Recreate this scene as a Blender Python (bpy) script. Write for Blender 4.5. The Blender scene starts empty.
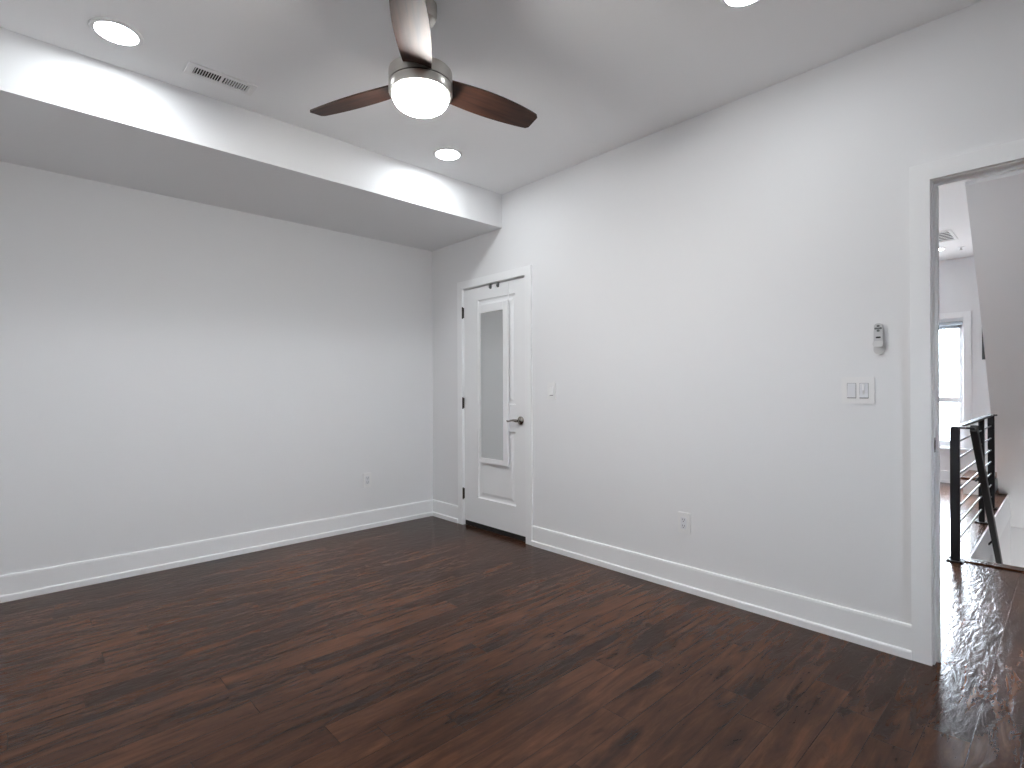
import bpy, bmesh, math, random
from mathutils import Vector, Matrix
PI = math.pi
random.seed(7)
SC = bpy.context.scene
COL = SC.collection

# ------------------------------------------------------------------ camera
TH, PT, RO = 0.7533, 0.0007, -0.0042          # heading, pitch, roll
FPX, HY = 528.2, 387.85
CAMZ = 1.2
Rv = Vector((math.cos(TH), -math.sin(TH), 0)); Fv = Vector((math.sin(TH), math.cos(TH), 0)); Uv = Vector((0, 0, 1))
F2 = Fv*math.cos(PT) + Uv*math.sin(PT); U2 = -Fv*math.sin(PT) + Uv*math.cos(PT)
Xc = Rv*math.cos(RO) + U2*math.sin(RO); Yc = -Rv*math.sin(RO) + U2*math.cos(RO); Zc_ = -F2
cam_d = bpy.data.cameras.new('camera'); cam = bpy.data.objects.new('camera', cam_d); COL.objects.link(cam)
M = Matrix((Xc, Yc, Zc_)).transposed().to_4x4(); M.translation = (0, 0, CAMZ); cam.matrix_world = M
cam_d.sensor_fit = 'HORIZONTAL'; cam_d.sensor_width = 36; cam_d.lens = FPX/1024*36
cam_d.shift_y = (HY-384)/1024; cam_d.clip_start = 0.02
SC.camera = cam

# ------------------------------------------------------------------ world, exposure, lamp strengths
W = bpy.data.worlds.new('sky'); SC.world = W; W.use_nodes = True
bgn = W.node_tree.nodes['Background']; bgn.inputs[1].default_value = 65.0
_tc = W.node_tree.nodes.new('ShaderNodeTexCoord'); _sp = W.node_tree.nodes.new('ShaderNodeSeparateXYZ'); _mr = W.node_tree.nodes.new('ShaderNodeMapRange'); _mx = W.node_tree.nodes.new('ShaderNodeMix')
_mx.data_type = 'RGBA'; _mr.inputs['From Min'].default_value = -0.12; _mr.inputs['From Max'].default_value = 0.06; _mr.clamp = True
_mx.inputs[6].default_value = (0.15, 0.155, 0.16, 1); _mx.inputs[7].default_value = (0.78, 0.89, 1.0, 1)      # pale street below, overcast sky above
for _a, _b in ((_tc.outputs['Generated'], _sp.inputs[0]), (_sp.outputs[2], _mr.inputs[0]), (_mr.outputs[0], _mx.inputs['Factor']), (_mx.outputs[2], bgn.inputs[0])): W.node_tree.links.new(_a, _b)
SC.view_settings.view_transform = 'Standard'; SC.view_settings.look = 'None'
SC.view_settings.exposure = 0.16; SC.view_settings.gamma = 1; SC.view_settings.use_curve_mapping = False
SC.cycles.max_bounces = 12; SC.cycles.diffuse_bounces = 8; SC.cycles.glossy_bounces = 6
SC.cycles.sample_clamp_indirect = 6; SC.cycles.use_denoising = True
SC.cycles.caustics_reflective = False; SC.cycles.caustics_refractive = False
DOWN_E, FAN_E = 102.0, 145.0
HALL_FILL_E, STAIR_FILL_E = 600.0, 70.0  # fill lamps added out of view in the hall and stairwell

# ------------------------------------------------------------------ room numbers (metres)
XW = 2.88            # face of the wall with the closet door and the doorway
YW = 4.174           # face of the wall on the left
YS = 3.183           # front face of the ceiling bulkhead
ZC = 2.775; ZS = 2.503; ZB = 0.15
X0 = -0.45; Y0 = -2.6      # walls behind the camera
WT = 0.11                  # partition thickness
XH = XW + WT               # hall side of the partition
XF = 8.46                  # far wall of the hall
YHL = 2.0                  # left wall of the hall
DA, DB, DZ = 2.905, 3.695, 2.075     # closet door opening
OA, OB, OZ = -0.40, 0.43, 2.095      # doorway opening
SX, SY0, SY1 = 4.79, -0.42, 0.52     # stairwell
SLOPE = 0.985

# ------------------------------------------------------------------ helpers
def tag(o, label=None, cat=None, group=None, kind=None):
    if label: o['label'] = label
    if cat: o['category'] = cat
    if group: o['group'] = group
    if kind: o['kind'] = kind
    return o
def empty(name, loc=(0, 0, 0), rot=(0, 0, 0)):
    o = bpy.data.objects.new(name, None); COL.objects.link(o); o.location = loc; o.rotation_euler = rot
    o.empty_display_size = 0.1
    return o
def obj(name, bm, mat, parent=None, smooth=False, bevel=0.0, seg=2):
    me = bpy.data.meshes.new(name)
    if bevel > 0:
        es = [e for e in bm.edges if len(e.link_faces) == 2 and e.calc_face_angle(0) > 0.6]
        bmesh.ops.bevel(bm, geom=es, offset=bevel, segments=seg, affect='EDGES', profile=0.5)
    bmesh.ops.recalc_face_normals(bm, faces=bm.faces[:])
    bm.to_mesh(me); bm.free()
    if smooth:
        for p in me.polygons: p.use_smooth = True
        try: me.set_sharp_from_angle(angle=math.radians(35))
        except Exception: pass
    me.materials.append(mat)
    o = bpy.data.objects.new(name, me); COL.objects.link(o)
    if parent: o.parent = parent
    return o
def BM(): return bmesh.new()
def box(bm, a, b):
    x0, x1 = sorted((a[0], b[0])); y0, y1 = sorted((a[1], b[1])); z0, z1 = sorted((a[2], b[2]))
    v = [bm.verts.new(p) for p in ((x0,y0,z0),(x1,y0,z0),(x1,y1,z0),(x0,y1,z0),(x0,y0,z1),(x1,y0,z1),(x1,y1,z1),(x0,y1,z1))]
    for f in ((0,3,2,1),(4,5,6,7),(0,1,5,4),(1,2,6,5),(2,3,7,6),(3,0,4,7)): bm.faces.new([v[i] for i in f])
    return bm
def lathe(bm, prof, c=(0, 0, 0), n=48, axis='z'):
    rings = []
    for r, z in prof:
        ring = []
        k = 1 if r < 1e-6 else n
        for i in range(k):
            a = 2*PI*i/n
            p = (r*math.cos(a), r*math.sin(a), z)
            if axis == 'x': p = (z, r*math.cos(a), r*math.sin(a))
            if axis == 'y': p = (r*math.cos(a), z, r*math.sin(a))
            ring.append(bm.verts.new((p[0]+c[0], p[1]+c[1], p[2]+c[2])))
        rings.append(ring)
    for A, B in zip(rings, rings[1:]):
        for i in range(n):
            j = (i+1) % n
            if len(A) == 1 and len(B) == 1: continue
            if len(A) == 1: bm.faces.new((A[0], B[i], B[j]))
            elif len(B) == 1: bm.faces.new((A[i], A[j], B[0]))
            else: bm.faces.new((A[i], A[j], B[j], B[i]))
    return bm
def tube(bm, p, q, r, n=16):
    p, q = Vector(p), Vector(q); d = (q-p); L = d.length; d.normalize()
    u = d.orthogonal().normalized(); w = d.cross(u)
    A = [bm.verts.new(p + (u*math.cos(2*PI*i/n)+w*math.sin(2*PI*i/n))*r) for i in range(n)]
    B = [bm.verts.new(q + (u*math.cos(2*PI*i/n)+w*math.sin(2*PI*i/n))*r) for i in range(n)]
    for i in range(n): bm.faces.new((A[i], A[(i+1)%n], B[(i+1)%n], B[i]))
    bm.faces.new(A[::-1]); bm.faces.new(B)
    return bm
def sweep(bm, pts, radii, n=14, flat=1.0):
    """a round bar through a run of points, capped"""
    pts = [Vector(p) for p in pts]; rings = []
    u = None
    for i, p in enumerate(pts):
        d = (pts[min(i+1, len(pts)-1)] - pts[max(i-1, 0)]).normalized()
        if u is None: u = d.orthogonal().normalized()
        u = (u - d*u.dot(d)).normalized(); w = d.cross(u)
        r = radii[i] if hasattr(radii, '__len__') else radii
        rings.append([bm.verts.new(p + u*math.cos(2*PI*k/n)*r + w*math.sin(2*PI*k/n)*r*flat) for k in range(n)])
    for A, B in zip(rings, rings[1:]):
        for k in range(n): bm.faces.new((A[k], A[(k+1)%n], B[(k+1)%n], B[k]))
    bm.faces.new(rings[0][::-1]); bm.faces.new(rings[-1])
    return bm
def extrude_y(bm, prof, y0, y1):
    """a closed x-z profile drawn out along y"""
    A = [bm.verts.new((x, y0, z)) for x, z in prof]; B = [bm.verts.new((x, y1, z)) for x, z in prof]
    n = len(prof)
    for i in range(n): bm.faces.new((A[i], A[(i+1)%n], B[(i+1)%n], B[i]))
    bm.faces.new(A[::-1]); bm.faces.new(B)
    return bm
def extrude_x(bm, prof, x0, x1):
    A = [bm.verts.new((x0, y, z)) for y, z in prof]; B = [bm.verts.new((x1, y, z)) for y, z in prof]
    n = len(prof)
    for i in range(n): bm.faces.new((A[i], A[(i+1)%n], B[(i+1)%n], B[i]))
    bm.faces.new(A[::-1]); bm.faces.new(B)
    return bm
def round_rect(w, h, r, n=6):
    pts = []
    for cx, cy, a0 in ((w/2-r, h/2-r, 0), (-w/2+r, h/2-r, PI/2), (-w/2+r, -h/2+r, PI), (w/2-r, -h/2+r, 1.5*PI)):
        for i in range(n+1):
            a = a0 + PI/2*i/n; pts.append((cx+r*math.cos(a), cy+r*math.sin(a)))
    return pts
def copy_tree(o, parent=None):
    c = o.copy(); COL.objects.link(c)
    if parent: c.parent = parent
    for ch in list(o.children): copy_tree(ch, c)
    return c

# ------------------------------------------------------------------ materials
def mat(name, col, rough=0.5, metal=0.0, spec=0.5, bump=None, emit=None, coat=0.0):
    m = bpy.data.materials.new(name); m.use_nodes = True
    nt = m.node_tree; b = nt.nodes['Principled BSDF']
    b.inputs['Base Color'].default_value = (*col, 1); b.inputs['Roughness'].default_value = rough
    b.inputs['Metallic'].default_value = metal; b.inputs['Specular IOR Level'].default_value = spec
    b.inputs['Coat Weight'].default_value = coat
    if emit:
        b.inputs['Emission Color'].default_value = (*emit[0], 1); b.inputs['Emission Strength'].default_value = emit[1]
    if bump:
        tc = nt.nodes.new('ShaderNodeTexCoord'); nz = nt.nodes.new('ShaderNodeTexNoise'); bp = nt.nodes.new('ShaderNodeBump')
        nz.inputs['Scale'].default_value = bump[0]; nz.inputs['Detail'].default_value = 4
        bp.inputs['Strength'].default_value = bump[1]; bp.inputs['Distance'].default_value = bump[2]
        nt.links.new(tc.outputs['Object'], nz.inputs['Vector']); nt.links.new(nz.outputs['Fac'], bp.inputs['Height'])
        nt.links.new(bp.outputs['Normal'], b.inputs['Normal'])
    return m
M_wall = mat('wall_paint', (0.82, 0.825, 0.835), 0.6, spec=0.3, bump=(180, 0.08, 0.001))
M_ceil = mat('ceiling_paint', (0.93, 0.935, 0.945), 0.8, spec=0.2, bump=(160, 0.06, 0.001))
M_trim = mat('trim_enamel', (0.90, 0.91, 0.92), 0.45, spec=0.5)
M_door = mat('door_enamel', (0.88, 0.89, 0.90), 0.35, spec=0.5)
M_plastic = mat('white_plastic', (0.84, 0.84, 0.84), 0.3)
M_paddle = mat('paddle_plastic', (0.76, 0.77, 0.80), 0.3)
M_slot = mat('slot_black', (0.01, 0.01, 0.01), 0.6)
M_gap = mat('gap_grey', (0.10, 0.10, 0.10), 0.7)
M_nickel = mat('brushed_nickel', (0.62, 0.60, 0.56), 0.28, 1.0, bump=(300, 0.05, 0.0005))
M_dkmetal = mat('dark_bronze', (0.05, 0.045, 0.04), 0.4, 0.9)
M_lever = mat('satin_nickel_dark', (0.30, 0.28, 0.25), 0.25, 1.0)
M_mirror = mat('mirror_glass', (0.76, 0.78, 0.78), 0.02, 1.0)
M_black = mat('black_steel', (0.008, 0.008, 0.009), 0.5, 0.0, spec=0.25)
M_steel = mat('bar_steel', (0.04, 0.04, 0.044), 0.4, 0.4)
M_slat = mat('vent_enamel', (0.88, 0.88, 0.88), 0.45)
M_duct = mat('duct_dark', (0.015, 0.015, 0.015), 0.8)
M_lamp = mat('lamp_lens', (0.9, 0.9, 0.9), 0.4, emit=((0.93, 0.975, 1.0), DOWN_E))
M_lamp2 = mat('lamp_lens_dimmed', (0.9, 0.9, 0.9), 0.4, emit=((0.93, 0.975, 1.0), DOWN_E*0.75))
M_hlamp = mat('hall_lamp_lens', (0.9, 0.9, 0.9), 0.4, emit=((1.0, 0.985, 0.965), 20))
M_hall_fill = mat('hall_fill_lens', (0.9, 0.9, 0.9), 0.4, emit=((0.965, 0.985, 1.0), HALL_FILL_E))
M_dome = mat('opal_dome', (0.9, 0.9, 0.9), 0.3, emit=((0.99, 0.975, 0.95), FAN_E))
M_blind = mat('blind_fabric', (0.45, 0.49, 0.54), 0.8)
M_remote = mat('remote_plastic', (0.55, 0.55, 0.56), 0.4)
M_holder = mat('holder_plastic', (0.66, 0.66, 0.66), 0.4)
M_button = mat('button_grey', (0.12, 0.12, 0.12), 0.5)
M_panel = mat('panel_black', (0.01, 0.01, 0.012), 0.3)

def glass():
    m = bpy.data.materials.new('window_glass'); m.use_nodes = True; nt = m.node_tree
    b = nt.nodes['Principled BSDF']; nt.nodes.remove(b); out = nt.nodes['Material Output']
    t = nt.nodes.new('ShaderNodeBsdfTransparent'); g = nt.nodes.new('ShaderNodeBsdfGlossy'); mx = nt.nodes.new('ShaderNodeMixShader')
    g.inputs['Roughness'].default_value = 0.02; mx.inputs[0].default_value = 0.06
    nt.links.new(t.outputs[0], mx.inputs[1]); nt.links.new(g.outputs[0], mx.inputs[2]); nt.links.new(mx.outputs[0], out.inputs[0])
    return m
M_glass = glass()

def wood_floor(name='hand_scraped_planks'):
    m = bpy.data.materials.new(name); m.use_nodes = True; nt = m.node_tree; N = nt.nodes; L = nt.links
    b = N['Principled BSDF']
    def math_(op, a, b_=None, c=None):
        n = N.new('ShaderNodeMath'); n.operation = op
        for i, v in enumerate((a, b_, c)):
            if v is None: continue
            if isinstance(v, (int, float)): n.inputs[i].default_value = v
            else: L.new(v, n.inputs[i])
        return n.outputs[0]
    tc = N.new('ShaderNodeTexCoord'); sp = N.new('ShaderNodeSeparateXYZ'); L.new(tc.outputs['Object'], sp.inputs[0])
    x, y = sp.outputs[0], sp.outputs[1]
    PW, PL = 0.122, 1.15
    yr = math_('DIVIDE', y, PW); row = math_('FLOOR', yr); fy = math_('FRACT', yr)
    wn = N.new('ShaderNodeTexWhiteNoise'); wn.noise_dimensions = '1D'; L.new(row, wn.inputs['W'])
    xs = math_('ADD', math_('DIVIDE', x, PL), math_('MULTIPLY', wn.outputs['Value'], 9.0))
    col = math_('FLOOR', xs); fx = math_('FRACT', xs)
    cid = N.new('ShaderNodeCombineXYZ'); L.new(row, cid.inputs[0]); L.new(col, cid.inputs[1])
    w2 = N.new('ShaderNodeTexWhiteNoise'); w2.noise_dimensions = '2D'; L.new(cid.outputs[0], w2.inputs['Vector'])
    pid = w2.outputs['Value']
    # grain coordinates, shifted for every plank
    gv = N.new('ShaderNodeCombineXYZ')
    L.new(math_('ADD', math_('MULTIPLY', x, 1.0), math_('MULTIPLY', pid, 37.0)), gv.inputs[0])
    L.new(math_('MULTIPLY', y, 7.0), gv.inputs[1]); L.new(math_('MULTIPLY', pid, 11.0), gv.inputs[2])
    g1 = N.new('ShaderNodeTexNoise'); L.new(gv.outputs[0], g1.inputs['Vector']); g1.inputs['Scale'].default_value = 3.0; g1.inputs['Detail'].default_value = 8; g1.inputs['Roughness'].default_value = 0.65; g1.inputs['Distortion'].default_value = 0.6
    g2 = N.new('ShaderNodeTexNoise'); L.new(gv.outputs[0], g2.inputs['Vector']); g2.inputs['Scale'].default_value = 14.0; g2.inputs['Detail'].default_value = 6
    # large cloudy stain and dark knots
    kv = N.new('ShaderNodeCombineXYZ'); L.new(math_('MULTIPLY', x, 1.8), kv.inputs[0]); L.new(math_('MULTIPLY', y, 5.5), kv.inputs[1]); L.new(math_('MULTIPLY', pid, 5.0), kv.inputs[2])
    k = N.new('ShaderNodeTexNoise'); L.new(kv.outputs[0], k.inputs['Vector']); k.inputs['Scale'].default_value = 1.6; k.inputs['Detail'].default_value = 4
    ramp = N.new('ShaderNodeValToRGB'); r = ramp.color_ramp
    r.elements[0].position = 0.22; r.elements[0].color = (0.009, 0.0048, 0.0034, 1)
    r.elements[1].position = 0.80; r.elements[1].color = (0.150, 0.060, 0.029, 1)
    e = r.elements.new(0.50); e.color = (0.056, 0.0225, 0.0120, 1)
    tone = math_('ADD', math_('MULTIPLY', g1.outputs['Fac'], 0.78), math_('ADD', math_('MULTIPLY', pid, 0.15), math_('MULTIPLY', g2.outputs['Fac'], 0.10)))
    lf = N.new('ShaderNodeTexNoise'); L.new(tc.outputs['Object'], lf.inputs['Vector']); lf.inputs['Scale'].default_value = 0.9; lf.inputs['Detail'].default_value = 2
    tone = math_('ADD', tone, math_('MULTIPLY', math_('SUBTRACT', lf.outputs['Fac'], 0.5), 0.50))
    L.new(tone, ramp.inputs[0])
    kr = N.new('ShaderNodeMapRange'); kr.inputs['From Min'].default_value = 0.56; kr.inputs['From Max'].default_value = 0.70; kr.clamp = True; L.new(k.outputs['Fac'], kr.inputs[0])
    mk = N.new('ShaderNodeMix'); mk.data_type = 'RGBA'; L.new(math_('MULTIPLY', kr.outputs[0], 0.65), mk.inputs['Factor']); L.new(ramp.outputs[0], mk.inputs[6]); mk.inputs[7].default_value = (0.010, 0.006, 0.005, 1)
    # seams
    ey = math_('MINIMUM', fy, math_('SUBTRACT', 1.0, fy)); ex = math_('MINIMUM', fx, math_('SUBTRACT', 1.0, fx))
    sy = math_('LESS_THAN', ey, 0.010); sx = math_('LESS_THAN', ex, 0.0012); seam = math_('MAXIMUM', sy, sx)
    ms = N.new('ShaderNodeMix'); ms.data_type = 'RGBA'; L.new(math_('MULTIPLY', seam, 0.5), ms.inputs['Factor']); L.new(mk.outputs[2], ms.inputs[6]); ms.inputs[7].default_value = (0.008, 0.005, 0.004, 1)
    L.new(ms.outputs[2], b.inputs['Base Color'])
    # hand-scraped relief: ripples across the boards
    rv = N.new('ShaderNodeCombineXYZ'); L.new(math_('MULTIPLY', x, 0.6), rv.inputs[0]); L.new(math_('MULTIPLY', y, 2.0), rv.inputs[1]); L.new(math_('MULTIPLY', pid, 3.0), rv.inputs[2])
    rn = N.new('ShaderNodeTexNoise'); L.new(rv.outputs[0], rn.inputs['Vector']); rn.inputs['Scale'].default_value = 13.0; rn.inputs['Detail'].default_value = 3.0; rn.inputs['Distortion'].default_value = 1.2
    hgt = math_('SUBTRACT', math_('ADD', math_('MULTIPLY', rn.outputs['Fac'], 1.0), math_('MULTIPLY', g2.outputs['Fac'], 0.06)), math_('MULTIPLY', seam, 0.4))
    bp = N.new('ShaderNodeBump'); bp.inputs['Strength'].default_value = 0.5; bp.inputs['Distance'].default_value = 0.0045
    L.new(hgt, bp.inputs['Height']); L.new(bp.outputs['Normal'], b.inputs['Normal'])
    L.new(math_('ADD', 0.16, math_('MULTIPLY', g1.outputs['Fac'], 0.12)), b.inputs['Roughness'])
    b.inputs['Specular IOR Level'].default_value = 0.19
    return m
M_floor = wood_floor()

def walnut():
    m = bpy.data.materials.new('walnut_blade'); m.use_nodes = True; nt = m.node_tree; N = nt.nodes; L = nt.links; b = N['Principled BSDF']
    tc = N.new('ShaderNodeTexCoord'); mp = N.new('ShaderNodeMapping'); mp.inputs['Scale'].default_value = (2.0, 26.0, 26.0)
    nz = N.new('ShaderNodeTexNoise'); nz.inputs['Scale'].default_value = 2.0; nz.inputs['Detail'].default_value = 6; nz.inputs['Distortion'].default_value = 0.4
    rp = N.new('ShaderNodeValToRGB'); r = rp.color_ramp
    r.elements[0].position = 0.3; r.elements[0].color = (0.018, 0.008, 0.0055, 1); r.elements[1].position = 0.75; r.elements[1].color = (0.068, 0.027, 0.016, 1)
    L.new(tc.outputs['Object'], mp.inputs[0]); L.new(mp.outputs[0], nz.inputs['Vector']); L.new(nz.outputs['Fac'], rp.inputs[0]); L.new(rp.outputs[0], b.inputs['Base Color'])
    b.inputs['Roughness'].default_value = 0.52; b.inputs['Specular IOR Level'].default_value = 0.3
    return m
M_walnut = walnut()

# ------------------------------------------------------------------ the setting
def struct(name, bm, m, label, cat, **k):
    o = obj(name, bm, m, **k); tag(o, label, cat, kind='structure'); return o

# floor with the stairwell cut out of it
b = BM()
T = 0.28
box(b, (X0-0.1, Y0-0.1, -T), (SX, YW+0.1, 0))
box(b, (SX, SY1, -T), (XF+0.1, YW+0.1, 0))
box(b, (SX, Y0-0.1, -T), (XF+0.1, SY0, 0))
struct('floor', b, M_floor, 'dark brown hand-scraped hardwood plank floor of the bedroom and hall', 'floor')

b = BM(); box(b, (X0-0.1, Y0-0.1, ZC), (XF+0.1, YW+0.1, ZC+0.12))
struct('ceiling', b, M_ceil, 'flat white painted ceiling holding the fan and recessed lights', 'ceiling')
b = BM(); box(b, (X0, YS, ZS), (XW, YW, ZC))
struct('ceiling_bulkhead', b, M_wall, 'white drywall bulkhead boxed down along the left wall', 'bulkhead')

b = BM(); box(b, (X0-0.1, YW, 0), (XF+0.12, YW+0.1, ZC))
struct('wall_left', b, M_wall, 'plain white wall under the ceiling bulkhead with one outlet', 'wall')

b = BM()     # the partition with two openings
box(b, (XW, DB, 0), (XH, YW, ZC)); box(b, (XW, DA, DZ), (XH, DB, ZC)); box(b, (XW, OB, 0), (XH, DA, ZC))
box(b, (XW, OA, OZ), (XH, OB, ZC)); box(b, (XW, Y0, 0), (XH, OA, ZC))
bmesh.ops.remove_doubles(b, verts=b.verts[:], dist=1e-5)
struct('wall_right', b, M_wall, 'long white wall holding the panelled door and the open doorway', 'wall')

# walls behind the camera; the rear one has a window added to let in fill daylight
b = BM(); box(b, (X0-0.1, Y0-0.1, 0), (X0, YW+0.1, ZC))
struct('wall_near', b, M_wall, 'plain white wall beside the camera facing the panelled door', 'wall')
RWA, RWB, RWZ0, RWZ1 = 0.57, 1.13, 1.05, 1.75
b = BM()
box(b, (X0, Y0-0.1, 0), (RWA, Y0, ZC)); box(b, (RWB, Y0-0.1, 0), (XH, Y0, ZC)); box(b, (RWA, Y0-0.1, 0), (RWB, Y0, RWZ0)); box(b, (RWA, Y0-0.1, RWZ1), (RWB, Y0, ZC))
struct('wall_back', b, M_wall, 'white wall behind the camera with an added small window', 'wall')
w2 = empty('window_fill_back', (0, 0, 0)); tag(w2, 'small white window added behind the camera for fill daylight', 'window', kind='structure')
b = BM()
fw = 0.06
for (xa, xb, za, zb) in ((RWA, RWA+fw, RWZ0, RWZ1), (RWB-fw, RWB, RWZ0, RWZ1), (RWA+fw, RWB-fw, RWZ0, RWZ0+fw), (RWA+fw, RWB-fw, RWZ1-fw, RWZ1)):
    box(b, (xa, Y0-0.08, za), (xb, Y0-0.02, zb))
obj('window_frame', b, M_trim, w2)
b = BM(); box(b, (RWA+fw, Y0-0.052, RWZ0+fw), (RWB-fw, Y0-0.048, RWZ1-fw)); obj('pane', b, M_glass, w2)

# ---- baseboards: board with a small cap and a shoe moulding
def base_profile():      # (out from wall, z)
    return [(0, 0), (0.023, 0), (0.023, 0.031), (0.0215, 0.035), (0.0185, 0.0375), (0.013, 0.039), (0.013, ZB-0.012), (0.011, ZB-0.003), (0.007, ZB), (0, ZB)]
def baseboard_y(name, x, y0, y1, label, sgn=-1):
    b = BM(); extrude_y(b, [(x+sgn*d, z) for d, z in base_profile()], y0, y1); return struct(name, b, M_trim, label, 'baseboard')
def baseboard_x(name, y, x0, x1, label, sgn=-1):
    b = BM(); extrude_x(b, [(y+sgn*d, z) for d, z in base_profile()], x0, x1); return struct(name, b, M_trim, label, 'baseboard')
baseboard_x('baseboard_left', YW, X0, XW-0.001, 'tall white baseboard along the wall under the bulkhead')
baseboard_y('baseboard_corner', XW, DB+0.068, YW-0.0, 'short white baseboard between the corner and the panelled door')
baseboard_y('baseboard_right', XW, OB+0.066, DA-0.068, 'long white baseboard between the panelled door and the open doorway')

# ---- closet door
door = empty('door_1', (0, 0, 0)); tag(door, 'closed white two-panel door with a lever handle and hanging mirror', 'door', kind='structure')
b = BM()     # casing: two legs and a head
cw = 0.065; cx0, cx1 = XW-0.018, XW
box(b, (cx0, DA-cw, 0), (cx1, DA, DZ+cw)); box(b, (cx0, DB, 0), (cx1, DB+cw, DZ+cw)); box(b, (cx0, DA, DZ), (cx1, DB, DZ+cw))
obj('casing', b, M_trim, door, bevel=0.002)
b = BM()     # jamb lining and stops
box(b, (XW, DA, 0), (XH, DA+0.003, DZ)); box(b, (XW, DB-0.003, 0), (XH, DB, DZ)); box(b, (XW, DA+0.003, DZ-0.003), (XH, DB-0.003, DZ))
box(b, (XW+0.046, DA+0.003, 0), (XW+0.06, DA+0.018, DZ-0.003)); box(b, (XW+0.046, DB-0.018, 0), (XW+0.06, DB-0.003, DZ-0.003)); box(b, (XW+0.046, DA+0.018, DZ-0.018), (XW+0.06, DB-0.018, DZ-0.003))
obj('jamb', b, M_trim, door)
# slab with two recessed panels
FX = XW+0.004; SA, SB, SZ0, SZ1 = DA+0.006, DB-0.006, 0.044, DZ-0.012
PY0, PY1 = 3.035, 3.505
panels = [(PY0, PY1, 0.262, 0.853), (PY0, PY1, 1.067, 1.955)]
b = BM()
def quad(*p): b.faces.new([b.verts.new(q) for q in p])
ys = [SA, PY0, PY1, SB]; zs = [SZ0, 0.262, 0.853, 1.067, 1.955, SZ1]
for i in range(3):
    for j in range(5):
        if i == 1 and j in (1, 3): continue
        quad((FX, ys[i], zs[j]), (FX, ys[i+1], zs[j]), (FX, ys[i+1], zs[j+1]), (FX, ys[i], zs[j+1]))
for (a, c, z0, z1) in panels:
    rings = [(0, 0), (0.006, 0.010), (0.014, 0.013), (0.030, 0.013), (0.052, 0.006)]      # (inset, depth)
    R_ = [[(FX+d, a+i_, z0+i_), (FX+d, c-i_, z0+i_), (FX+d, c-i_, z1-i_), (FX+d, a+i_, z1-i_)] for i_, d in rings]
    for A, B in zip(R_, R_[1:]):
        for k in range(4): quad(A[k], A[(k+1)%4], B[(k+1)%4], B[k])
    quad(*R_[-1])
bk = FX+0.036
quad((bk, SA, SZ0), (bk, SA, SZ1), (bk, SB, SZ1), (bk, SB, SZ0))
for i in range(3):
    quad((FX, ys[i], SZ0), (bk, ys[i], SZ0), (bk, ys[i+1], SZ0), (FX, ys[i+1], SZ0)); quad((FX, ys[i], SZ1), (FX, ys[i+1], SZ1), (bk, ys[i+1], SZ1), (bk, ys[i], SZ1))
for j in range(5):
    quad((FX, SA, zs[j]), (FX, SA, zs[j+1]), (bk, SA, zs[j+1]), (bk, SA, zs[j])); quad((FX, SB, zs[j]), (bk, SB, zs[j]), (bk, SB, zs[j+1]), (FX, SB, zs[j+1]))
bmesh.ops.remove_doubles(b, verts=b.verts[:], dist=1e-5)
leaf = obj('door_leaf', b, M_door, door)
b = BM(); box(b, (FX+0.006, SA+0.001, 0.003), (FX+0.016, SB-0.001, SZ0+0.0005)); obj('under_door_shade', b, M_slot, door)['label'] = 'black strip standing in for shade in the gap under the door'  # black strip that paints the shade in the gap below the leaf
for z in (1.865, 1.071, 0.276):
    b = BM(); tube(b, (XW-0.012, DB-0.002, z-0.046), (XW-0.012, DB-0.002, z+0.046), 0.006, 12)
    for zz in (-0.052, 0.046): lathe(b, [(0, zz), (0.005, zz), (0.006, zz+0.003), (0.004, zz+0.006), (0, zz+0.006)], (XW-0.012, DB-0.002, z), 12)
    box(b, (XW-0.010, DB-0.0055, z-0.045), (FX-0.0006, DB-0.0035, z+0.045))
    obj('hinge', b, M_dkmetal, door, smooth=True)['label'] = 'dark metal hinge knuckle'
# lever set
hy_, hz_ = 2.975, 0.945
b = BM(); lathe(b, [(0, 0), (0.033, 0), (0.033, -0.006), (0.026, -0.013), (0.014, -0.016), (0.011, -0.020), (0.011, -0.047), (0, -0.047)], (FX, hy_, hz_), 40, 'x')
lev = obj('lever_handle', b, M_lever, door, smooth=True); lev['label'] = 'satin nickel lever handle with round rose'
b = BM(); xx = FX-0.052
sweep(b, [(xx+0.004, hy_-0.012, hz_), (xx, hy_, hz_+0.001), (xx-0.004, hy_+0.025, hz_+0.004), (xx-0.004, hy_+0.055, hz_+0.001), (xx, hy_+0.085, hz_-0.006), (xx+0.006, hy_+0.108, hz_-0.006), (xx+0.010, hy_+0.118, hz_-0.003)], [0.011, 0.013, 0.010, 0.008, 0.0075, 0.007, 0.005], 14, 0.8)
obj('lever', b, M_lever, lev, smooth=True)
# the closet behind the door, so the gap under it is dark
b = BM(); box(b, (XH+0.6, 2.5, 0), (XH+0.65, YW, ZC)); box(b, (XH, 2.45, 0), (XH+0.65, 2.5, ZC)); 
struct('wall_closet', b, M_wall, 'white closet wall hidden behind the panelled door', 'wall')

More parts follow.
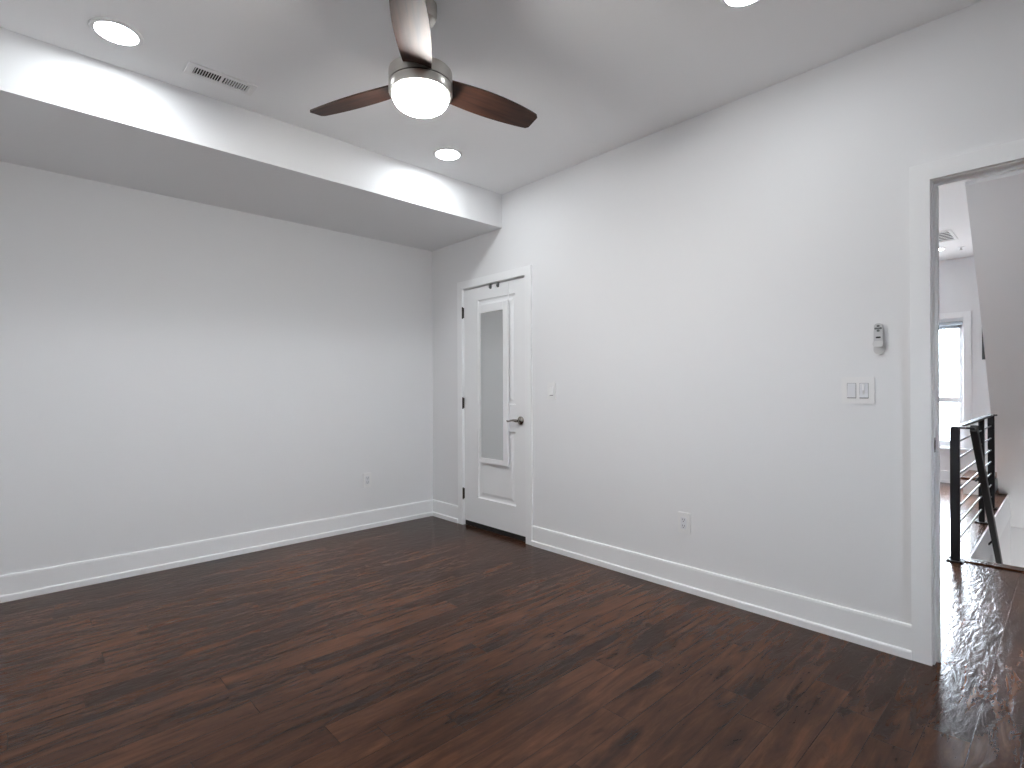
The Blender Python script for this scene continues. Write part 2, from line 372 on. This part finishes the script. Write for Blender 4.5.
# ---- over-the-door mirror
MY0, MY1, MZ0, MZ1 = 3.103, 3.463, 0.575, 1.903
mr = empty('hanging_mirror', ((FX-0.01), (MY0+MY1)/2, MZ0)); tag(mr, 'tall narrow white-framed mirror hanging on the panelled door', 'mirror')
def child_bm_shift(b, p): bmesh.ops.translate(b, verts=b.verts[:], vec=-p)
def cobj(name, b, m, par, **k):
    bmesh.ops.translate(b, verts=b.verts[:], vec=-Vector(par.location)); return obj(name, b, m, par, **k)
mx0, mx1 = FX-0.024, FX-0.004
b = BM(); fb, ft = 0.040, 0.068; fs0, fs1 = 0.055, 0.022
box(b, (mx0, MY0, MZ0), (mx1, MY0+fs0, MZ1)); box(b, (mx0, MY1-fs1, MZ0), (mx1, MY1, MZ1)); box(b, (mx0, MY0+fs0, MZ0), (mx1, MY1-fs1, MZ0+fb)); box(b, (mx0, MY0+fs0, MZ1-ft), (mx1, MY1-fs1, MZ1))
cobj('frame', b, M_trim, mr, bevel=0.002)
b = BM(); box(b, (mx0+0.008, MY0+fs0, MZ0+fb), (mx0+0.012, MY1-fs1, MZ1-ft)); cobj('glass', b, M_mirror, mr)['label'] = 'silvered mirror glass'
b = BM(); box(b, (mx0+0.0125, MY0+0.008, MZ0+0.008), (mx1, MY1-0.008, MZ1-0.008)); cobj('backing', b, M_gap, mr)
for yy in (3.33, 3.235):
    b = BM(); box(b, (FX-0.0035, yy-0.011, SZ1-0.034), (FX-0.001, yy+0.011, SZ1+0.003)); box(b, (FX-0.0035, yy-0.011, SZ1+0.0025), (FX+0.038, yy+0.011, SZ1+0.0045)); box(b, (FX-0.012, yy-0.011, SZ1-0.028), (FX-0.0035, yy+0.011, SZ1-0.004))
    cobj('door_hook', b, M_gap, mr)
b = BM(); tube(b, (FX-0.008, MY0+0.004, MZ1), (FX-0.008, MY0+0.004, SZ1+0.002), 0.0022, 8); cobj('hanging_cord', b, M_slat, mr)

# ---- open doorway: jamb, casings on both faces, door stop, strike plate
dw = empty('door_2', (0, 0, 0)); tag(dw, 'open white cased doorway leading out to the hall', 'doorway', kind='structure')
JT = 0.012
b = BM()
box(b, (XW-0.0, OB-JT, 0), (XH, OB, OZ)); box(b, (XW, OA, 0), (XH, OA+JT, OZ)); box(b, (XW, OA+JT, OZ-JT), (XH, OB-JT, OZ))
obj('jamb', b, M_trim, dw)
b = BM()
box(b, (XW+0.042, OB-JT-0.011, 0), (XW+0.075, OB-JT, OZ-JT)); box(b, (XW+0.042, OA+JT, 0), (XW+0.075, OA+JT+0.011, OZ-JT)); box(b, (XW+0.042, OA+JT+0.011, OZ-JT-0.011), (XW+0.075, OB-JT-0.011, OZ-JT))
obj('door_stop', b, M_trim, dw, bevel=0.0015)
for (xa, xb) in ((XW-0.02, XW), (XH, XH+0.02)):
    b = BM(); r_ = 0.006
    box(b, (xa, OB-r_, 0), (xb, OB+0.065, OZ+0.068)); box(b, (xa, OA-0.065, 0), (xb, OA+r_, OZ+0.068)); box(b, (xa, OA+r_, OZ-r_), (xb, OB-r_, OZ+0.068))
    obj('casing', b, M_trim, dw, bevel=0.002)
b = BM(); box(b, (XW+0.012, OB-JT-0.0015, 0.915), (XW+0.036, OB-JT+0.0005, 0.978)); box(b, (XW+0.006, OB-JT-0.002, 0.935), (XW+0.012, OB-JT+0.0005, 0.958))
sp_ = obj('strike_plate', b, M_lever, dw); sp_['label'] = 'nickel strike plate'
b = BM(); box(b, (XW+0.016, OB-JT-0.0022, 0.926), (XW+0.033, OB-JT-0.001, 0.967)); obj('latch_hole', b, M_slot, sp_)

# ---- hall shell
b = BM(); WA, WB, WZ0, WZ1 = 0.935, 1.70, 0.46, 2.04     # far window opening
WINS = ((WA, WB), (2.05, 2.815), (3.165, 3.93))
box(b, (XF, Y0, -2.9), (XF+0.12, WA, ZC)); box(b, (XF, WA, -0.28), (XF+0.12, YW, WZ0)); box(b, (XF, WA, WZ1), (XF+0.12, YW, ZC))
for ya, yb in ((WB, 2.05), (2.815, 3.165), (3.93, YW)): box(b, (XF, ya, WZ0), (XF+0.12, yb, WZ1))
struct('wall_far', b, M_wall, 'white wall at the far end of the hall with the bright window', 'wall')
b = BM(); box(b, (XH+0.65, YHL, 0), (5.6, YHL+0.1, ZC)); box(b, (5.5, YHL+0.1, 0), (5.6, YW, ZC)); struct('wall_hall', b, M_wall, 'white side wall of the hall hidden behind the doorway jamb', 'wall')
b = BM(); box(b, (XH, Y0-0.1, -2.9), (XF, Y0, ZC)); struct('wall_stair', b, M_wall, 'white wall closing the hall beyond the stairs', 'wall')
b = BM()
box(b, (SX, SY0-0.10, -2.9), (XF, SY0, -0.0)); box(b, (SX, SY1, -2.9), (XF, SY1+0.10, -0.281)); box(b, (SX-0.1, SY0-0.1, -2.9), (SX, SY1+0.1, -0.281))
struct('wall_stairwell', b, M_wall, 'white walls lining the stairwell below the hall floor', 'wall')
b = BM(); box(b, (SX-0.1, SY0-0.1, -3.0), (XF+0.1, SY1+0.1, -2.9)); struct('floor_lower', b, M_floor, 'dark wood floor at the foot of the stairs going down', 'floor')
b = BM(); box(b, (SX+0.001, SY1-0.012, -0.28), (XF-0.001, SY1-0.0005, -0.004)); struct('trim_1', b, M_trim, 'white fascia board along the stairwell edge below the railing', 'trim')
b = BM(); box(b, (SX-0.07, SY0, 0.0005), (SX+0.022, SY1, 0.010)); box(b, (SX+0.0005, SY0, -0.018), (SX+0.022, SY1, 0.0005)); struct('trim_2', b, M_floor, 'dark wood nosing at the top of the stairs going down', 'trim', bevel=0.004)
b = BM(); box(b, (XH+.66, SY1+0.0, 0.0001), (XH+.661, SY1+.001, 0.0002)); b.free()
baseboard_y('baseboard_far', XF, SY1+0.05, YW, 'white baseboard under the bright window at the hall end')

# far windows: the first shows past the jamb, the others are added unseen further left to brighten the hall
for wi, (wa, wb) in enumerate(WINS):
    w1 = empty(('window_1', 'window_fill_mid', 'window_fill_left')[wi], (XF, (wa+wb)/2, WZ0))
    tag(w1, ('bright white sash window at the far end of the hall', 'added sash window for hall daylight unseen behind the jamb', 'added sash window for hall daylight unseen farthest left')[wi], 'window', kind='structure')
    b = BM(); cz = 0.075
    box(b, (XF-0.02, wa-cz, WZ0-0.02), (XF, wa, WZ1+cz)); box(b, (XF-0.02, wb, WZ0-0.02), (XF, wb+cz, WZ1+cz)); box(b, (XF-0.02, wa, WZ1), (XF, wb, WZ1+cz))
    cobj('casing', b, M_trim, w1, bevel=0.003)
    b = BM(); f_ = 0.045
    for (ya, yb, za, zb) in ((wa, wa+f_, WZ0, WZ1), (wb-f_, wb, WZ0, WZ1), (wa+f_, wb-f_, WZ0, WZ0+0.06), (wa+f_, wb-f_, WZ1-0.05, WZ1), (wa+f_, wb-f_, 1.0, 1.065)):
        box(b, (XF+0.03, ya, za), (XF+0.08, yb, zb))
    cobj('sash', b, M_trim, w1)
    b = BM(); box(b, (XF+0.053, wa+f_, WZ0+0.06), (XF+0.057, wb-f_, 1.0)); box(b, (XF+0.053, wa+f_, 1.065), (XF+0.057, wb-f_, WZ1-0.05)); cobj('pane', b, M_glass, w1)
    b = BM(); box(b, (XF-0.05, wa-0.1, WZ0-0.045), (XF+0.03, wb+0.1, WZ0-0.02)); cobj('sill', b, M_trim, w1, bevel=0.004)
rb = empty('roller_blind', (XF+0.012, (WA+WB)/2, WZ1-0.06)); tag(rb, 'rolled-up grey blind at the top of the bright hall window', 'blind')
b = BM(); lathe(b, [(0, -(WB-WA)/2+0.01), (0.022, -(WB-WA)/2+0.01), (0.022, (WB-WA)/2-0.01), (0, (WB-WA)/2-0.01)], (0, 0, -0.0), 24, 'y'); obj('roller', b, M_blind, rb, smooth=True)
b = BM(); box(b, (0.018, -(WB-WA)/2+0.02, -0.055), (0.021, (WB-WA)/2-0.02, 0)); box(b, (0.014, -(WB-WA)/2+0.02, -0.065), (0.024, (WB-WA)/2-0.02, -0.053)); obj('hem_bar', b, M_blind, rb)

# black panel on the far wall next to the window
b = BM(); box(b, (XF-0.035, 0.30, 1.52), (XF-0.0, 0.762, 1.95))
tag(obj('wall_panel', b, M_panel, bevel=0.004), 'black upright panel on the far hall wall peeking past the stair soffit', 'panel')

# ---- stairs
RISE, RUN = 0.187, 0.187/SLOPE
def soffit_z(x): return 2.72 - SLOPE*(x-5.25)
up = empty('upper_staircase', (XF-0.2, 0.1, 0)); tag(up, 'white closed staircase rising above the stairwell toward the doorway', 'staircase')
YU = 0.60
b = BM()
xs_ = 5.20
A = [(5.192, YU-0.035), (5.25, 0.565), (6.04, 0.564), (6.546, 0.568), (7.091, 0.575), (7.59, 0.583), (8.1, 0.590), (XF-0.002, 0.592)]
prof = A[1:]
th_ = 0.10
vb, vt, vb2, vt2 = [], [], [], []
for x, y in prof:
    z = soffit_z(x)
    vb.append(b.verts.new((x, SY0, z))); vb2.append(b.verts.new((x, y, z)))
    zt = min(z+th_, ZC-0.002)
    vt.append(b.verts.new((x, SY0, zt))); vt2.append(b.verts.new((x, y, zt)))
for i in range(len(prof)-1):
    b.faces.new((vb[i], vb[i+1], vb2[i+1], vb2[i])); b.faces.new((vt[i], vt2[i], vt2[i+1], vt[i+1]))
    b.faces.new((vb2[i], vb2[i+1], vt2[i+1], vt2[i])); b.faces.new((vb[i], vt[i], vt[i+1], vb[i+1]))
b.faces.new((vb[0], vb2[0], vt2[0], vt[0])); b.faces.new((vb[-1], vt[-1], vt2[-1], vb2[-1]))
cobj('soffit', b, M_wall, up)['label'] = 'sloping painted underside'
# steps (their risers face the far wall); the lowest one is wider on the hall side
n_steps = 12
x_start = 8.43
for k in range(n_steps):
    x1 = x_start - RUN*k; x0 = x1-RUN; z = RISE*(k+1)
    ywide = 0.56
    if z > 2.5: break
    b = BM(); box(b, (x0-0.01, SY0+0.001, z-0.03), (x1+0.02, ywide, z)); cobj('tread', b, M_floor, up, bevel=0.004)
    b = BM(); box(b, (x1-0.02, SY0+0.001, z-RISE), (x1, ywide-0.02, z-0.03)); cobj('riser', b, M_trim, up)
b = BM(); box(b, (7.74, 0.625, 0.0), (8.40, 0.865, 0.155)); cobj('starter_step', b, M_trim, up)
b = BM(); box(b, (7.72, 0.615, 0.155), (8.42, 0.885, 0.187)); cobj('starter_tread', b, M_floor, up, bevel=0.006)
dn = empty('lower_staircase', (SX, 0.05, -RISE)); tag(dn, 'wooden stairs going down from the hall floor edge beside the railing', 'staircase')
for k in range(13):
    x0 = SX + RUN*k; z = -RISE*(k+1)
    b = BM(); box(b, (x0-0.0+0.023, SY0+0.002, z-0.03), (x0+RUN+0.02, SY1-0.014, z)); cobj('tread', b, M_floor, dn)
    b = BM(); box(b, (x0+RUN, SY0+0.002, z-RISE+0.0), (x0+RUN+0.015, SY1-0.014, z-0.03)); cobj('riser', b, M_trim, dn)

# fill lamp added out of view in the stairwell, shaped as a wall globe
M_stair_fill = mat('stair_fill_globe', (0.9, 0.9, 0.9), 0.3, emit=((1.0, 0.985, 0.96), STAIR_FILL_E))
gl = empty('stair_fill_lamp', (7.2, SY0, -1.65)); tag(gl, 'unseen globe lamp added as fill light beside the lower stairs', 'fill lamp')
b = BM(); lathe(b, [(0, 0), (0.055, 0), (0.055, 0.010), (0.045, 0.016), (0.014, 0.020), (0.012, 0.055), (0.03, 0.058), (0.03, 0.07), (0, 0.07)], axis='y', n=32); obj('bracket', b, M_nickel, gl, smooth=True)
b = BM(); bmesh.ops.create_uvsphere(b, u_segments=32, v_segments=20, radius=0.085); bmesh.ops.translate(b, verts=b.verts[:], vec=(0, 0.145, 0)); obj('globe', b, M_stair_fill, gl, smooth=True)

# ---- railing round the stairwell
GY = 0.567
GX = (4.706, 6.20, 6.985)
rail = empty('stair_railing', (GX[0], GY, 0)); tag(rail, 'black steel railing with horizontal bars guarding the stairwell', 'railing')
HT = 0.92
for i, gx in enumerate(GX):
    s = 0.025 if i != 1 else 0.02
    b = BM(); box(b, (gx-s, GY-s, 0.006), (gx+s, GY+s, HT-0.012)); cobj('newel_post', b, M_black, rail, bevel=0.002)
    b = BM(); box(b, (gx-0.05, GY-0.045, 0), (gx+0.05, GY+0.045, 0.008)); 
    for sx in (-0.038, 0.038):
        for sy in (-0.034, 0.034): lathe(b, [(0.007, 0.008), (0.007, 0.012), (0, 0.013)], (gx+sx, GY+sy, 0), 10)
    cobj('base_flange', b, M_black, rail)
b = BM(); box(b, (GX[0]-0.025, GY-0.022, HT-0.012), (GX[2]+0.03, GY+0.022, HT+0.004)); cobj('top_rail', b, M_black, rail, bevel=0.002)
for z in (0.118, 0.233, 0.347, 0.462, 0.576, 0.691, 0.810):
    b = BM(); tube(b, (GX[0], GY, z), (GX[2], GY, z), 0.006, 10); cobj('bar', b, M_steel, rail, smooth=True)
b = BM(); box(b, (GX[0]-0.02, 0.462, HT-0.010), (GX[0]+0.02, GY, HT+0.003)); cobj('rail_return', b, M_black, rail)
b = BM(); box(b, (GX[2]-0.02, 0.522, HT-0.010), (GX[2]+0.02, GY, HT+0.003)); cobj('rail_return', b, M_black, rail)
p0, p1 = Vector((4.70, 0.468, 0.918)), Vector((7.30, 0.468, 0.918-0.77*2.60))
b = BM(); d = (p1-p0).normalized(); nz_ = Vector((-d.z, 0, d.x)).normalized()
hw, hh = 0.02, 0.026
vs = []
for P_ in (p0, p1):
    vs.append([b.verts.new(P_ + Vector((0, sy*hw, 0)) + nz_*sz*hh) for sy, sz in ((-1,-1),(1,-1),(1,1),(-1,1))])
for i in range(4): b.faces.new((vs[0][i], vs[0][(i+1)%4], vs[1][(i+1)%4], vs[1][i]))
b.faces.new(vs[0][::-1]); b.faces.new(vs[1])
cobj('handrail', b, M_black, rail, bevel=0.003)
for t in (0.18, 0.5, 0.85):
    q = p0.lerp(p1, t); b = BM(); tube(b, q, (q.x, SY1-0.012, q.z-0.06), 0.007, 10); cobj('bracket', b, M_black, rail, smooth=True)

# ------------------------------------------------------------------ ceiling fan
fx, fy = 1.216, 1.838
fan = empty('ceiling_fan', (fx, fy, ZC)); tag(fan, 'three-blade walnut and nickel ceiling fan with a lit opal dome', 'ceiling fan')
def fobj(name, b, m, **k): return obj(name, b, m, fan, **k)
Z = lambda z: z-ZC
b = BM(); lathe(b, [(0, Z(ZC)), (0.068, Z(ZC)), (0.068, Z(2.735)), (0.060, Z(2.715)), (0.035, Z(2.70)), (0.018, Z(2.695)), (0, Z(2.695))]); fobj('canopy', b, M_nickel, smooth=True)
b = BM(); lathe(b, [(0, Z(2.70)), (0.0125, Z(2.70)), (0.0125, Z(2.50)), (0, Z(2.50))], n=24); fobj('downrod', b, M_nickel, smooth=True)
HR = 0.130
b = BM(); lathe(b, [(0, Z(2.53)), (0.03, Z(2.53)), (0.034, Z(2.515)), (0.075, Z(2.506)), (HR-0.012, Z(2.502)), (HR, Z(2.494)), (HR, Z(2.4455)), (0, Z(2.4455))], n=64); fobj('motor_housing', b, M_nickel, smooth=True)
b = BM(); lathe(b, [(0, Z(2.4455)), (HR-0.003, Z(2.4455)), (HR-0.003, Z(2.441)), (0, Z(2.441))], n=64); fobj('seam_ring', b, M_dkmetal, smooth=True)
b = BM(); lathe(b, [(0.10, Z(2.441)), (HR, Z(2.441)), (HR, Z(2.412)), (HR-0.004, Z(2.404)), (HR-0.014, Z(2.402)), (HR-0.014, Z(2.410)), (0.10, Z(2.412))], n=64); fobj('light_ring', b, M_nickel, smooth=True)
b = BM(); pr = [(HR-0.014, Z(2.406))]
for i in range(1, 13):
    a = PI/2*i/12; pr.append(((HR-0.014)*math.cos(a)**0.62, Z(2.406-0.062*math.sin(a))))
pr[-1] = (0, pr[-1][1]); lathe(b, pr, n=64); o = fobj('light_dome', b, M_dome, smooth=True); o['label'] = 'glowing opal light dome'
# one blade along +x: outline given as (distance from axis, offset to the left looking outward)
def blade_mesh():
    b = BM(); n = 28; R0, R1 = 0.105, 0.578
    def half(t):      # leading (left, y+) and trailing (right, y-) edges
        lead = 0.052 + 0.015*math.sin(PI*t) - 0.003*t
        trail = -0.059 - 0.016*math.sin(PI*t) + 0.014*t**2
        return lead, trail
    rows = []
    pitch = math.radians(13)
    for i in range(n+1):
        t = i/n; le, tr = half(t); row = []
        for k in range(9):
            s = k/8; w = tr + (le-tr)*s
            x = R0 + (R1-R0)*t
            # the tip is cut on a slant with rounded corners
            if t > 0.9:
                q = (t-0.9)/0.1
                e_ = max(0.0, abs(2*s-1)-0.72)/0.28; x -= q*0.012*e_*e_
            row.append((x, w*math.cos(pitch), -w*math.sin(pitch)*1.0))
        rows.append(row)
    th = 0.007
    top = [[b.verts.new((x, y, z+th/2)) for x, y, z in r] for r in rows]; bot = [[b.verts.new((x, y, z-th/2)) for x, y, z in r] for r in rows]
    for i in range(n):
        for k in range(8):
            b.faces.new((top[i][k], top[i+1][k], top[i+1][k+1], top[i][k+1])); b.faces.new((bot[i][k], bot[i][k+1], bot[i+1][k+1], bot[i+1][k]))
        b.faces.new((top[i][0], bot[i][0], bot[i+1][0], top[i+1][0])); b.faces.new((top[i][8], top[i+1][8], bot[i+1][8], bot[i][8]))
    for k in range(8):
        b.faces.new((top[0][k], top[0][k+1], bot[0][k+1], bot[0][k])); b.faces.new((top[n][k], bot[n][k], bot[n][k+1], top[n][k+1]))
    return b
bl = fobj('blade', blade_mesh(), M_walnut, smooth=True); bl.location = (0, 0, Z(2.462)); bl['label'] = 'dark walnut blade'
A0 = math.radians(111.5)
bl.rotation_euler = (0, 0, A0)
for k in (1, 2):
    c = bl.copy(); COL.objects.link(c); c.parent = fan; c.rotation_euler = (0, 0, A0 + k*2*PI/3)

# ------------------------------------------------------------------ recessed lights
def downlight(x, y, label, lens, r=0.098, group='recessed ceiling lights'):
    t = empty('recessed_light', (x, y, ZC)); tag(t, label, 'ceiling light', group)
    b = BM(); lathe(b, [(r*0.80, 0), (r*0.80, -0.0055), (r*0.90, -0.0075), (r*0.99, -0.004), (r, 0)], n=48); obj('trim_ring', b, M_trim, t, smooth=True)
    b = BM(); lathe(b, [(r*0.805, -0.0035), (0, -0.0035)], n=48); obj('lens', b, lens, t, smooth=True)
    return t
downlight(0.326, 2.885, 'lit round recessed light beside the ceiling vent', M_lamp)
downlight(2.117, 2.880, 'lit round recessed light near the corner above the panelled door', M_lamp)
downlight(2.117, 0.890, 'lit round recessed light cut by the top edge of the photo', M_lamp2)
downlight(0.326, 0.890, 'unseen recessed light added above the camera as fill', M_lamp2)  # fourth light added out of view for fill
downlight(7.72, 1.075, 'small lit recessed light in the far hall ceiling beside the hall vent', M_hlamp, 0.075)

downlight(3.75, 1.15, 'added unseen fill light in the hall ceiling just outside the doorway', M_hall_fill)  # hall light added out of view to brighten the stair soffit

# ------------------------------------------------------------------ vents
def vent(name, loc, lx, ly, label, n, split):
    t = empty(name, loc); tag(t, label, 'vent')
    b = BM(); m_ = 0.022; z0, z1 = -0.007, 0
    bx = lx/2-0.030; by = ly/2-0.024
    box(b, (-lx/2, -ly/2, z0), (-bx, ly/2, z1)); box(b, (bx, -ly/2, z0), (lx/2, ly/2, z1)); box(b, (-bx, -ly/2, z0), (bx, -by, z1)); box(b, (-bx, by, z0), (bx, ly/2, z1))
    if split: box(b, (-0.006, -by, z0), (0.006, by, z1))
    obj('frame', b, M_slat, t, bevel=0.0015)
    b = BM(); box(b, (-bx, -by, -0.0012), (bx, by, -0.0002)); obj('duct_opening', b, M_duct, t)
    b = BM()
    for i in range(n):
        if split:
            u = -bx + 2*bx*(i+0.5)/n
            if abs(u) < 0.008: continue
            a = 0.0012 if u > 0 else -0.0035
            w_ = 0.0030 if u > 0 else 0.0018
            vv = [b.verts.new(p) for p in ((u-a-w_/2, -by, -0.0015), (u-a+w_/2, -by, -0.0015), (u-a+w_/2, by, -0.0015), (u-a-w_/2, by, -0.0015), (u+a*0.6-w_/2, -by, -0.0075), (u+a*0.6+w_/2, -by, -0.0075), (u+a*0.6+w_/2, by, -0.0075), (u+a*0.6-w_/2, by, -0.0075))]
        else:
            u = -bx + 2*bx*(i+0.5)/n; w_ = 0.012
            vv = [b.verts.new(p) for p in ((u-w_, -by, -0.004), (u+w_, -by, -0.004), (u+w_, by, -0.004), (u-w_, by, -0.004), (u-w_, -by, -0.0065), (u+w_, -by, -0.0065), (u+w_, by, -0.0065), (u-w_, by, -0.0065))]
        for f in ((0,3,2,1),(4,5,6,7),(0,1,5,4),(1,2,6,5),(2,3,7,6),(3,0,4,7)): b.faces.new([vv[q] for q in f])
    obj('louvers', b, M_slat, t)
    return t
vent('ceiling_vent', (0.762, 2.955, ZC), 0.31, 0.115, 'white rectangular ceiling vent with two sets of louvers beside the bulkhead', 22, True)
vent('ceiling_vent.001', (7.09, 1.06, ZC), 0.50, 0.42, 'square white return grille in the far hall ceiling', 6, False)
sd = empty('sprinkler_head', (7.79, 0.878, ZC)); tag(sd, 'tiny sprinkler head on the hall ceiling beside the return grille', 'sprinkler')
b = BM(); lathe(b, [(0.035, 0), (0.035, -0.004), (0.02, -0.008), (0.008, -0.010), (0.008, -0.03), (0, -0.03)], n=24); obj('escutcheon', b, M_trim, sd, smooth=True)
b = BM(); lathe(b, [(0, -0.03), (0.016, -0.03), (0.016, -0.033), (0, -0.033)], n=24); obj('deflector', b, M_nickel, sd, smooth=True)

# ------------------------------------------------------------------ wall plates.  local frame: u along the wall (seen left to right), v up, w out of the wall
def plate_root(name, loc, rz, label, cat, group=None):
    t = empty(name, loc, (0, 0, rz)); tag(t, label, cat, group); return t
# wall_right items face -x: local x = left-to-right as seen = -y  ->  rotation -90 deg ; local y points INTO the wall
RZ_R = -PI/2; RZ_L = 0.0
def slab(b, w, h, r, d0, d1, cx=0, cz=0, n=4):
    """rounded plate from depth d0 to d1 out of the wall (out = -y)"""
    prof = round_rect(w, h, r, n)
    A = [b.verts.new((cx+u, -d0, cz+v)) for u, v in prof]; B = [b.verts.new((cx+u, -d1, cz+v)) for u, v in prof]
    k = len(prof)
    for i in range(k): b.faces.new((A[i], A[(i+1)%k], B[(i+1)%k], B[i]))
    b.faces.new(A); b.faces.new(B[::-1])
    return b
def wedge(b, w, h, cz, d_top, d_bot, cx=0, base=0.004):
    v = [b.verts.new(p) for p in ((cx-w/2, -base, cz-h/2), (cx+w/2, -base, cz-h/2), (cx+w/2, -base, cz+h/2), (cx-w/2, -base, cz+h/2), (cx-w/2, -d_bot, cz-h/2), (cx+w/2, -d_bot, cz-h/2), (cx+w/2, -d_top, cz+h/2), (cx-w/2, -d_top, cz+h/2))]
    for f in ((0,1,2,3),(7,6,5,4),(0,4,5,1),(1,5,6,2),(2,6,7,3),(3,7,4,0)): b.faces.new([v[i] for i in f])
    return b
def outlet(loc, rz, label, w=0.078, h=0.124):
    t = plate_root('wall_outlet', loc, rz, label, 'outlet', 'wall outlets')
    b = BM(); slab(b, w, h, 0.004, 0, 0.006); slab(b, w-0.004, h-0.004, 0.003, 0.006, 0.0085); obj('cover_plate', b, M_plastic, t)
    b = BM(); slab(b, 0.035, 0.068, 0.003, 0.0085, 0.0115); f = obj('receptacle', b, M_paddle, t, bevel=0.0006)
    b = BM()
    for dz in (0.018, -0.018):
        for dx in (-0.0065, 0.0065): box(b, (dx-0.0012, -0.0118, dz-0.002), (dx+0.0012, -0.0113, dz+0.008))
        lathe(b, [(0, -0.0113), (0.003, -0.0113), (0.003, -0.0118), (0, -0.0118)], (0, 0, dz-0.008), 10, 'y')
    obj('slots', b, M_slot, f)
    for dz in (0.048, -0.048):
        b = BM(); lathe(b, [(0, -0.008), (0.003, -0.008), (0.0025, -0.0093), (0, -0.0095)], (0, 0, dz), 12, 'y'); obj('screw', b, M_paddle, t)
    return t
outlet((2.198, YW, 0.415), RZ_L, 'white double outlet low on the wall under the bulkhead')
outlet((XW, 1.585, 0.400), RZ_R, 'white double outlet low on the long wall between door and doorway')
t = plate_root('light_switch', (XW, 2.641, 1.178), RZ_R, 'single white switch plate on the wall beside the panelled door', 'light switch', 'wall switches')
b = BM(); slab(b, 0.080, 0.126, 0.004, 0, 0.006); obj('cover_plate', b, M_plastic, t, bevel=0.0015)
b = BM(); slab(b, 0.035, 0.068, 0.003, 0.006, 0.0075); f = obj('insert', b, M_paddle, t)
b = BM(); box(b, (-0.016, -0.0079, -0.033), (0.016, -0.0074, -0.029)); obj('paddle_gap_shade', b, M_gap, f)  # dark strip painting the shadow line below the paddle
b = BM(); wedge(b, 0.030, 0.060, 0.002, 0.0085, 0.014, base=0.0072); obj('paddle', b, M_plastic, f)
t = plate_root('light_switch.001', (XW, 0.697, 1.183), RZ_R, 'double white switch plate with rocker and dimmer near the doorway', 'light switch', 'wall switches')
b = BM(); slab(b, 0.133, 0.126, 0.004, 0, 0.0065); obj('cover_plate', b, M_plastic, t, bevel=0.002)
b = BM(); slab(b, 0.037, 0.0715, 0.002, 0.0064, 0.0069, -0.025, -0.0012); obj('rocker_gap_shade', b, M_gap, t)  # dark slab painting the shadow gap round the rocker
b = BM(); wedge(b, 0.034, 0.067, 0.0, 0.008, 0.0125, -0.025, 0.006); obj('rocker', b, M_paddle, t)['label'] = 'rocker switch'
b = BM(); slab(b, 0.034, 0.067, 0.003, 0.006, 0.0085, 0.025); dm = obj('dimmer', b, M_paddle, t)
b = BM(); box(b, (0.020, -0.0095, -0.020), (0.028, -0.0083, 0.031)); obj('slide_track', b, M_holder, dm)
b = BM(); box(b, (0.0195, -0.013, 0.000), (0.0285, -0.0094, 0.028)); obj('slider', b, M_trim, dm, bevel=0.001)
b = BM(); slab(b, 0.036, 0.0715, 0.002, 0.0064, 0.0069, 0.025, -0.0014); obj('dimmer_gap_shade', b, M_gap, t)  # dark slab painting the shadow gap round the dimmer
b = BM(); wedge(b, 0.034, 0.018, -0.0245, 0.0087, 0.0125, 0.025, 0.0083); obj('dimmer_button', b, M_paddle, dm)

# fan remote in its wall cradle
cr = plate_root('remote_cradle', (XW, 0.612, 1.385), RZ_R, 'grey plastic wall cradle holding the fan remote beside the doorway', 'remote holder')
b = BM(); slab(b, 0.044, 0.126, 0.0215, 0, 0.006, 0, 0.026, 8); obj('back_plate', b, M_holder, cr, bevel=0.001)
b = BM(); slab(b, 0.042, 0.026, 0.0125, 0.024, 0.028, 0, 0.010, 8); box(b, (-0.020, -0.0245, 0.004), (-0.0175, -0.004, 0.022)); box(b, (0.0175, -0.0245, 0.004), (0.020, -0.004, 0.022)); box(b, (-0.018, -0.0245, -0.002), (0.018, -0.004, 0.002)); obj('pocket', b, M_holder, cr)
rm = plate_root('fan_remote', (XW, 0.612, 1.392), RZ_R, 'small grey fan remote with dark buttons standing in the wall cradle', 'remote control')
b = BM(); slab(b, 0.033, 0.092, 0.014, 0.0075, 0.0225, 0, 0.050, 8); obj('body', b, M_remote, rm, bevel=0.002, smooth=True)
for (bx_, bz_, bw, bh) in ((0, 0.084, 0.009, 0.007), (-0.009, 0.073, 0.008, 0.007), (0.009, 0.073, 0.008, 0.007), (0, 0.063, 0.009, 0.008), (0, 0.073, 0.006, 0.006), (0, 0.032, 0.015, 0.006)):
    b = BM(); slab(b, bw*1.25, bh*1.25, 0.0025, 0.022, 0.0238, bx_, bz_); obj('button', b, M_button if bz_ > 0.04 else M_slot, rm)
